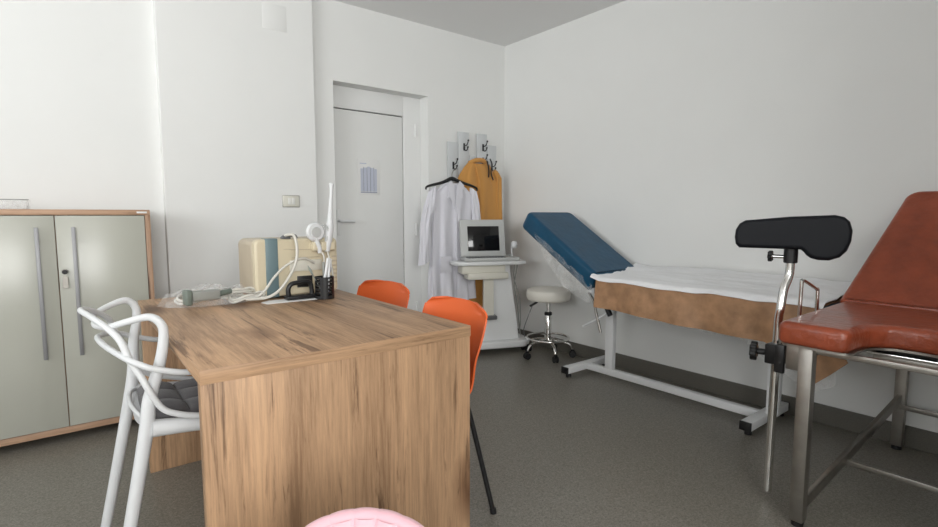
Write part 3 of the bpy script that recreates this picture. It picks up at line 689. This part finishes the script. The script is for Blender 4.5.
# legs
for x, y in ((2.03, .655), (3.09, .600), (2.03, .125), (3.09, .18)):
    MB().box(x-.022, x+.022, y-.022, y+.022, .02, .660 if x < 2.5 else .63, .003).put('leg', 'steel', gx)
    MB().cyl((x, y, 0), (x, y, .022), .020).put('leg_foot', 'black', gx)
def bar(name, a, c, w_, h_, m='steel'):
    a, c = Vector(a), Vector(c); d = c-a; q = d.to_track_quat('X', 'Z').to_matrix().to_4x4()
    MB().box(0, d.length, -w_/2, w_/2, -h_/2, h_/2, .002, 2, Matrix.Translation(a) @ q).put(name, m, gx)
bar('lower_side_rail', (2.03, .650, .072), (3.09, .600, .255), .018, .040)
bar('lower_side_rail', (2.03, .130, .072), (3.09, .180, .255), .018, .040)
bar('cross_bar', (2.44, .632, .125), (2.44, .148, .125), .018, .022)
bar('cross_bar', (3.07, .600, .215), (3.07, .18, .215), .018, .022)
bar('upper_side_rail', (2.03, .650, .640), (3.09, .612, .625), .020, .030)
bar('upper_side_rail', (2.03, .130, .640), (3.09, .168, .625), .020, .030)
bar('upper_cross_bar', (2.05, .64, .645), (2.05, .14, .645), .018, .020)
# tray rail under the notch
b = MB(); b.prism([(2.26, .22), (2.50, .22), (2.50, .525), (2.26, .525)], .595, .628, .012, 3); b.put('steel_tray', 'steel', gx)
b = MB(); b.prism([(2.235, .20), (2.52, .20), (2.52, .545), (2.235, .545)], .628, .638, .004, 2); b.put('tray_flange', 'chrome', gx)
b = MB(); b.box(2.24, 2.60, .10, .56, .640, .655, .003); b.put('tray_gap_shade', 'black', gx)  # black slab standing in for the shade in the gap above the tray
# U bracket on far side
MB().tube([(2.33, .79, .60), (2.33, .79, .835), (2.337, .79, .850), (2.36, .79, .853), (2.50, .79, .806), (2.515, .79, .79), (2.52, .79, .60)], .0075, n=10, smooth=4).put('side_handle', 'chrome', gx)
# leg support: pole, clamp, knobs, cushion
MB().tube([(2.143, .803, .030), (2.150, .803, .30), (2.156, .803, .60), (2.158, .803, .72), (2.160, .798, .765), (2.175, .797, .83), (2.198, .792, .875), (2.205, .790, .91), (2.205, .790, 1.00)], .0155, n=16, smooth=6).put('support_pole', 'chrome', gx)
cl = MB().box(2.118, 2.190, .770, .832, .545, .622, .006, 3).put('pole_clamp', 'black', gx)
b = MB(); b.box(2.10, 2.118, .755, .79, .522, .630, .004); b.put('clamp_plate', 'blackm', cl)
MB().box(2.103, 2.113, .672, .750, .545, .655, .002).put('clamp_bracket', 'steel', gx)
def knob(p, d, r, par, stem):
    b = MB(); p = Vector(p); d = Vector(d).normalized(); q = Vector((0,0,1)).rotation_difference(d).to_matrix().to_4x4()
    star = [(r*(1+.13*cos(6*a))*cos(a), r*(1+.13*cos(6*a))*sin(a)) for a in [2*pi*k/48 for k in range(48)]]
    b.prism(star, 0, r*.75, r*.15, 3, Matrix.Translation(p) @ q); b.put('knob', 'black', par)
    MB().cyl(p-d*stem, p+d*.004, r*.36).put('knob_stem', 'chrome' if stem > .03 and r < .022 else 'black', par)
knob((2.13, .862, .584), (-.25, 1, 0), .033, cl, .028)
sk = MB().cyl((2.205, .790, .935), (2.205, .790, 1.03), .024, 20, .003).put('pole_socket', 'black', gx)
knob((2.198, .852, .958), (-.15, 1, 0), .020, sk, .042)
# cushion: profile in the (t, z) plane, t = along -y
prof = [(-.205, .035), (-.200, .012), (-.185, 0), (.046, 0), (.056, -.007), (.066, -.017), (.082, -.026), (.108, -.031), (.145, -.031), (.180, -.020), (.202, .000), (.214, .030), (.216, .062), (.206, .088), (.186, .102), (.155, .108), (.0, .103), (-.12, .094), (-.165, .091), (-.188, .080), (-.202, .060)]
tx = Vector((.27, -.96, 0)).normalized(); ty = Vector((0, 0, 1)); tn = tx.cross(ty)
m_ = Matrix(((tx.x, ty.x, tn.x, 0), (tx.y, ty.y, tn.y, 0), (tx.z, ty.z, tn.z, 0), (0, 0, 0, 1)))
m_ = Matrix.Translation((2.212, .800, 1.012)) @ m_
MB().prism([(a*.90, .108+(z-.108)*1.2) for a, z in prof], -.062, .062, .015, 5, m_).put('leg_cushion', 'blackpad', gx)

# ================================================================== desk-top things
dv = thing('therapy_device', 'cream tabletop medical unit with a teal stripe, at the far end of the desk', 'medical device', (.84, 2.43, dz))
ex0, ex1, ey0, ey1, ez0, ez1 = .638, 1.018, 2.315, 2.585, dz+.008, 1.012
def xz_prism(pts, y0, y1, r): # pts in x,z ; extruded from y1 (back) to y0 (front)
    b = MB(); b.prism(pts, 0, y1-y0, r, 4, Matrix.Translation((0, y1, 0)) @ Matrix.Rotation(pi/2, 4, 'X')); return b
def rrect(x0, x1, z0, z1, r): return arc(x1-r, z0+r, r, -pi/2, 0, 4)+arc(x1-r, z1-r, r, 0, pi/2, 4)+arc(x0+r, z1-r, r, pi/2, pi, 4)+arc(x0+r, z0+r, r, pi, 1.5*pi, 4)
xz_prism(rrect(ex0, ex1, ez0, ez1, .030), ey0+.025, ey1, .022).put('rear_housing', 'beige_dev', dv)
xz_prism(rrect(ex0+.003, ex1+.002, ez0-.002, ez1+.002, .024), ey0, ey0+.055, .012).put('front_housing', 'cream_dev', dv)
MB().box(.686, .740, ey0-.003, ey0+.06, ez0-.003, ez1+.004, .003).put('colour_stripe', 'teal', dv)
b = MB(); b.box(.80, .93, ey0-.003, ey0+.004, .925, .929, .001); b.box(.80, .90, ey0-.003, ey0+.004, .962, .965, .001); b.box(.765, .80, ey0-.003, ey0+.004, .965, .968, .001); b.put('panel_groove', 'beige_dev', dv)
MB().box(.79, .94, ey0-.006, ey0+.002, .865, .915, .003).put('control_panel', 'us_cream', dv)
MB().box(.822, .893, ey0-.004, ey0+.004, .790, .842, .002).put('cable_slot', 'black', dv)
b = MB(); b.tube([(.765, ey0+.02, 1.012), (.775, ey0+.01, 1.027), (.82, ey0+.01, 1.027), (.83, ey0+.02, 1.012)], .007, n=8); b.box(.76, .80, ey0+.0, ey0+.03, 1.013, 1.022, .003); b.put('clip', 'us_dark', dv)
b = MB()
for x in (.890, .927, .964): b.box(x, x+.034, ey0-.035, ey0+.01, .955, .998, .007, 3)
b.box(.885, 1.0, ey0-.015, ey0+.012, .962, .99, .004); b.put('probe_bracket', 'cream_dev', dv)
b = MB()
for k in range(7): b.box(.99, 1.014, ey0-.003, ey0+.003, .80+k*.02, .808+k*.02, .001)
b.put('vent_slots', 'beige_dev', dv)
pr_ = thing('round_probe', 'white round-headed probe standing in the cream unit bracket', 'probe', (.925, 2.29, .96))
b = MB(); b.lathe([(.0, -.010), (.036, -.011), (.042, -.006), (.044, 0), (.042, .006), (.036, .011), (0, .010)], n=32, mtx=Matrix.Translation((.902, 2.285, 1.042)) @ Matrix.Rotation(pi/2, 4, 'X'))
b.tube([(.902, 2.285, 1.015), (.918, 2.285, .97), (.92, 2.285, .945)], [.012, .011, .009], n=12); b.put('probe_head', 'white_pl', pr_)
b = MB(); b.lathe([(.0, -.003), (.022, -.003), (.024, 0), (.022, .003), (0, .003)], n=32, mtx=Matrix.Translation((.902, 2.273, 1.042)) @ Matrix.Rotation(pi/2, 4, 'X')); b.put('probe_face', 'us_grey', pr_)
wp = thing('wand_probe', 'long thin white wand probe standing upright in the cream unit bracket', 'probe', (.975, 2.30, .95))
b = MB(); b.tube([(.958, 2.29, .95), (.965, 2.29, 1.00), (.972, 2.292, 1.05), (.978, 2.295, 1.085), (.984, 2.30, 1.15), (.992, 2.305, 1.22), (.995, 2.308, 1.245), (.996, 2.31, 1.262), (.997, 2.31, 1.270)], [.012, .017, .020, .015, .0095, .008, .009, .012, .006], n=14); b.put('wand_body', 'white_pl', wp)
b = MB(); b.tube([(.940, 2.28, 1.075), (.958, 2.28, 1.06), (.962, 2.28, 1.03), (.950, 2.28, 1.0)], .005, n=8); b.put('wand_clip', 'us_grey', wp)
# hoses
def hose(label, pts, r=.006, m='tube'):
    o = MB().tube(pts, r, n=10, smooth=8).put('rubber_hose' if m == 'tube' else 'power_cord', m); return tag(o, label, 'hose', 'pale hoses from the cream unit')
hose('pale hose looping down from the top of the cream unit', [(.775, 2.325, 1.028), (.800, 2.28, 1.03), (.805, 2.255, .97), (.79, 2.245, .90), (.745, 2.235, .83), (.70, 2.235, .785), (.65, 2.24, .768), (.58, 2.25, .768)], .0065)
hose('pale hose arching across the teal stripe of the cream unit', [(.90, 2.30, .90), (.84, 2.28, .925), (.76, 2.265, .90), (.70, 2.255, .85), (.66, 2.25, .80), (.62, 2.26, .772), (.54, 2.29, .766)], .0055)
hose('grey cable hanging below the round probe', [(.922, 2.285, .955), (.93, 2.26, .93), (.925, 2.25, .86), (.92, 2.26, .78)], .004)
hose('grey cable hanging below the wand probe', [(.957, 2.285, .958), (.955, 2.26, .92), (.965, 2.25, .86), (.97, 2.26, .78)], .004)
# cable heap in plastic
def coil(label, cx_, cy_, z, rx, ry, turns, r, rot=0, m='tube'):
    pts = []
    for k in range(int(turns*14)+1):
        a = 2*pi*k/14+rot; q = 1-.06*(k/14); pts.append((cx_+rx*q*cos(a), cy_+ry*q*sin(a), z+.010*(k/14)+.008*sin(3*a)))
    o = MB().tube(pts, r, n=8, smooth=4).put('coiled_cable', m); return tag(o, label, 'cable', 'cables heaped in clear plastic on the desk')
coil('pale cable coiled at the bottom of the plastic heap', .47, 2.37, dz+.014, .135, .075, 1.9, .0055)
coil('pale cable coiled loosely at the foot of the cream unit', .60, 2.29, dz+.012, .075, .035, 2.2, .005, 2.0)
coil('pale cable coiled on the right of the plastic heap', .56, 2.34, dz+.034, .085, .05, 1.8, .005, 1.0)
cn = thing('grey_connector', 'grey-green plug connector lying on the clear plastic at the left end of the desk top', 'connector', (.42, 2.40, dz))
b = MB(); q_ = Matrix.Translation((.372, 2.262, dz+.050)) @ Matrix.Rotation(radians(8), 4, 'Z')
b.box(-.018, .006, -.025, .025, -.035, .026, .006, 3, q_); b.put('plug_head', 'connector', cn)
MB().box(.006, .115, -.018, .018, -.022, .018, .007, 3, q_).put('plug_body', 'connector2', cn)
b = MB(); b.cyl(q_ @ Vector((.112, 0, -.002)), q_ @ Vector((.165, .01, .004)), .012); b.put('strain_relief', 'connector', cn)
bg_ = thing('plastic_bag', 'crumpled clear plastic bag heaped around cables on the far left of the desk', 'plastic bag', (.47, 2.36, dz))
def bagf(u, v):
    a = 2*pi*u; rr = sin(v*pi/2)
    x = .475+.195*rr*cos(a); y = 2.375+.115*rr*sin(a)
    h = .062*(1-rr**3)*(1+.5*noise.noise(Vector((x*14, y*14, 2))))+.028*abs(noise.noise(Vector((x*30, y*30, 5))))*(1-rr**6)
    e = .012*noise.noise(Vector((cos(a)*3, sin(a)*3, 1)))
    return Vector((x+e*cos(a)+.02*rr*(x > .5)*0, y+e*sin(a), dz+.003+max(0, h+.012*noise.noise(Vector((x*60, y*60, 7)))*(1-rr**6))+.012*(rr > .8)*(1-rr)*2))
b = MB(); b.grid(bagf, 110, 34, True); b.put('bag_film', 'bag', bg_)
b = MB(); b.grid(lambda u, v: Vector((.475+.185*sin(v*pi/2)*cos(2*pi*u), 2.375+.105*sin(v*pi/2)*sin(2*pi*u), dz+.0015)), 60, 6, True); b.put('bag_underside', 'bag', bg_)
# paper and punch
o = MB().prism([(.635, 2.225), (.645, 2.175), (.862, 2.172), (.868, 2.245), (.68, 2.262)], dz+.0005, dz+.0025, 0).put('paper_sheet', 'paper'); tag(o, 'white printed sheet lying under the black desk punch', 'paper')
pu = thing('desk_punch', 'small black desk punch with an arched handle, standing on the white sheet', 'hole punch', (.79, 2.225, dz+.003))
z0 = dz+.003
b = MB(); b.box(.735, .865, 2.195, 2.245, z0, z0+.018, .006, 3); b.put('punch_base', 'black', pu)
b = MB(); b.tube([(.750, 2.22, z0+.015), (.748, 2.22, z0+.045), (.760, 2.22, z0+.066), (.785, 2.22, z0+.072), (.825, 2.22, z0+.074), (.846, 2.22, z0+.066), (.852, 2.22, z0+.04), (.852, 2.22, z0+.015)], [.011, .010, .010, .010, .010, .010, .010, .011], n=12, flat=1.0); b.put('punch_handle', 'black', pu)
# pen cup
pcx, pcy = .897, 2.182
cu = thing('pen_cup', 'black slotted pen cup on the desk in front of the cream unit', 'pen holder', (pcx, pcy, dz))
b = MB(); R_ = .041
b.lathe([(0, 0), (R_, 0), (R_+.001, .002), (R_, .008), (R_-.003, .009), (0, .004)], (pcx, pcy, dz), 36)
for z in (.008, .0245, .041, .0575, .074, .0905): # rings between the slots
    n_r = [(R_, z), (R_, z+.0075), (R_-.003, z+.0075), (R_-.003, z)]
    vs = []; n = 36
    for r, zz in n_r:
        for k in range(n): vs.append((pcx+r*cos(2*pi*k/n), pcy+r*sin(2*pi*k/n), dz+zz))
    b._add(vs, [(i*n+k, i*n+(k+1)%n, ((i+1)%4)*n+(k+1)%n, ((i+1)%4)*n+k) for i in range(4) for k in range(n)])
for a_ in (radians(-115), radians(-35), radians(65), radians(145)):
    b.grid(lambda u, v: Vector((pcx+(R_+.0004)*cos(a_+(u-.5)*.85), pcy+(R_+.0004)*sin(a_+(u-.5)*.85), dz+.004+.092*v)), 8, 2)
    b.grid(lambda u, v: Vector((pcx+(R_-.003)*cos(a_+(u-.5)*.85), pcy+(R_-.003)*sin(a_+(u-.5)*.85), dz+.004+.092*v)), 8, 2)
b.put('cup_body', 'black', cu)
def pen(label, bx, by, tx_, ty_, L_, m, r=.0045, name='ballpoint_pen', cat='pen'):
    t = thing(name, label, cat, (pcx+bx, pcy+by, dz+.01), 0, 'pens in the black cup')
    a = Vector((pcx+bx, pcy+by, dz+.012)); d = (Vector((tx_, ty_, 1))).normalized(); c = a+d*L_
    MB().tube([a, a+d*.012, c-d*.004, c], [.0012, r, r, r*.6], n=12, smooth=0).put('barrel', m, t)
    MB().tube([c-d*.04+Vector((r*1.2, -r*.6, 0)), c-d*.002+Vector((r*1.2, -r*.6, 0))], .0012, n=6, smooth=0).put('pen_clip', m, t)
pen('white pen leaning left to right, topmost in the black cup', -.014, -.006, .16, -.05, .172, 'white_pl', .0065)
pen('white pen in the middle of the black cup', .006, -.012, .10, .0, .168, 'white_pl', .006)
pen('dark blue pen at the right of the black cup', .018, .006, .10, .05, .142, 'pen_blue', .0045)
pen('pale grey pen at the back of the black cup', .006, .016, .0, .05, .150, 'connector2', .005)
sc_ = thing('flat_tool', 'dull grey-green flat tool leaning out to the left of the black cup', 'tool', (pcx-.02, pcy, dz+.01))
a = Vector((pcx-.005, pcy-.005, dz+.012)); c = Vector((pcx-.070, pcy+.01, dz+.150))
b = MB(); b.tube([a, a+(c-a)*.6, a+(c-a)*.72, a+(c-a)*.85, c], [.003, .0035, .009, .013, .003], n=12, flat=.35); b.put('tool_body', 'sage', sc_)
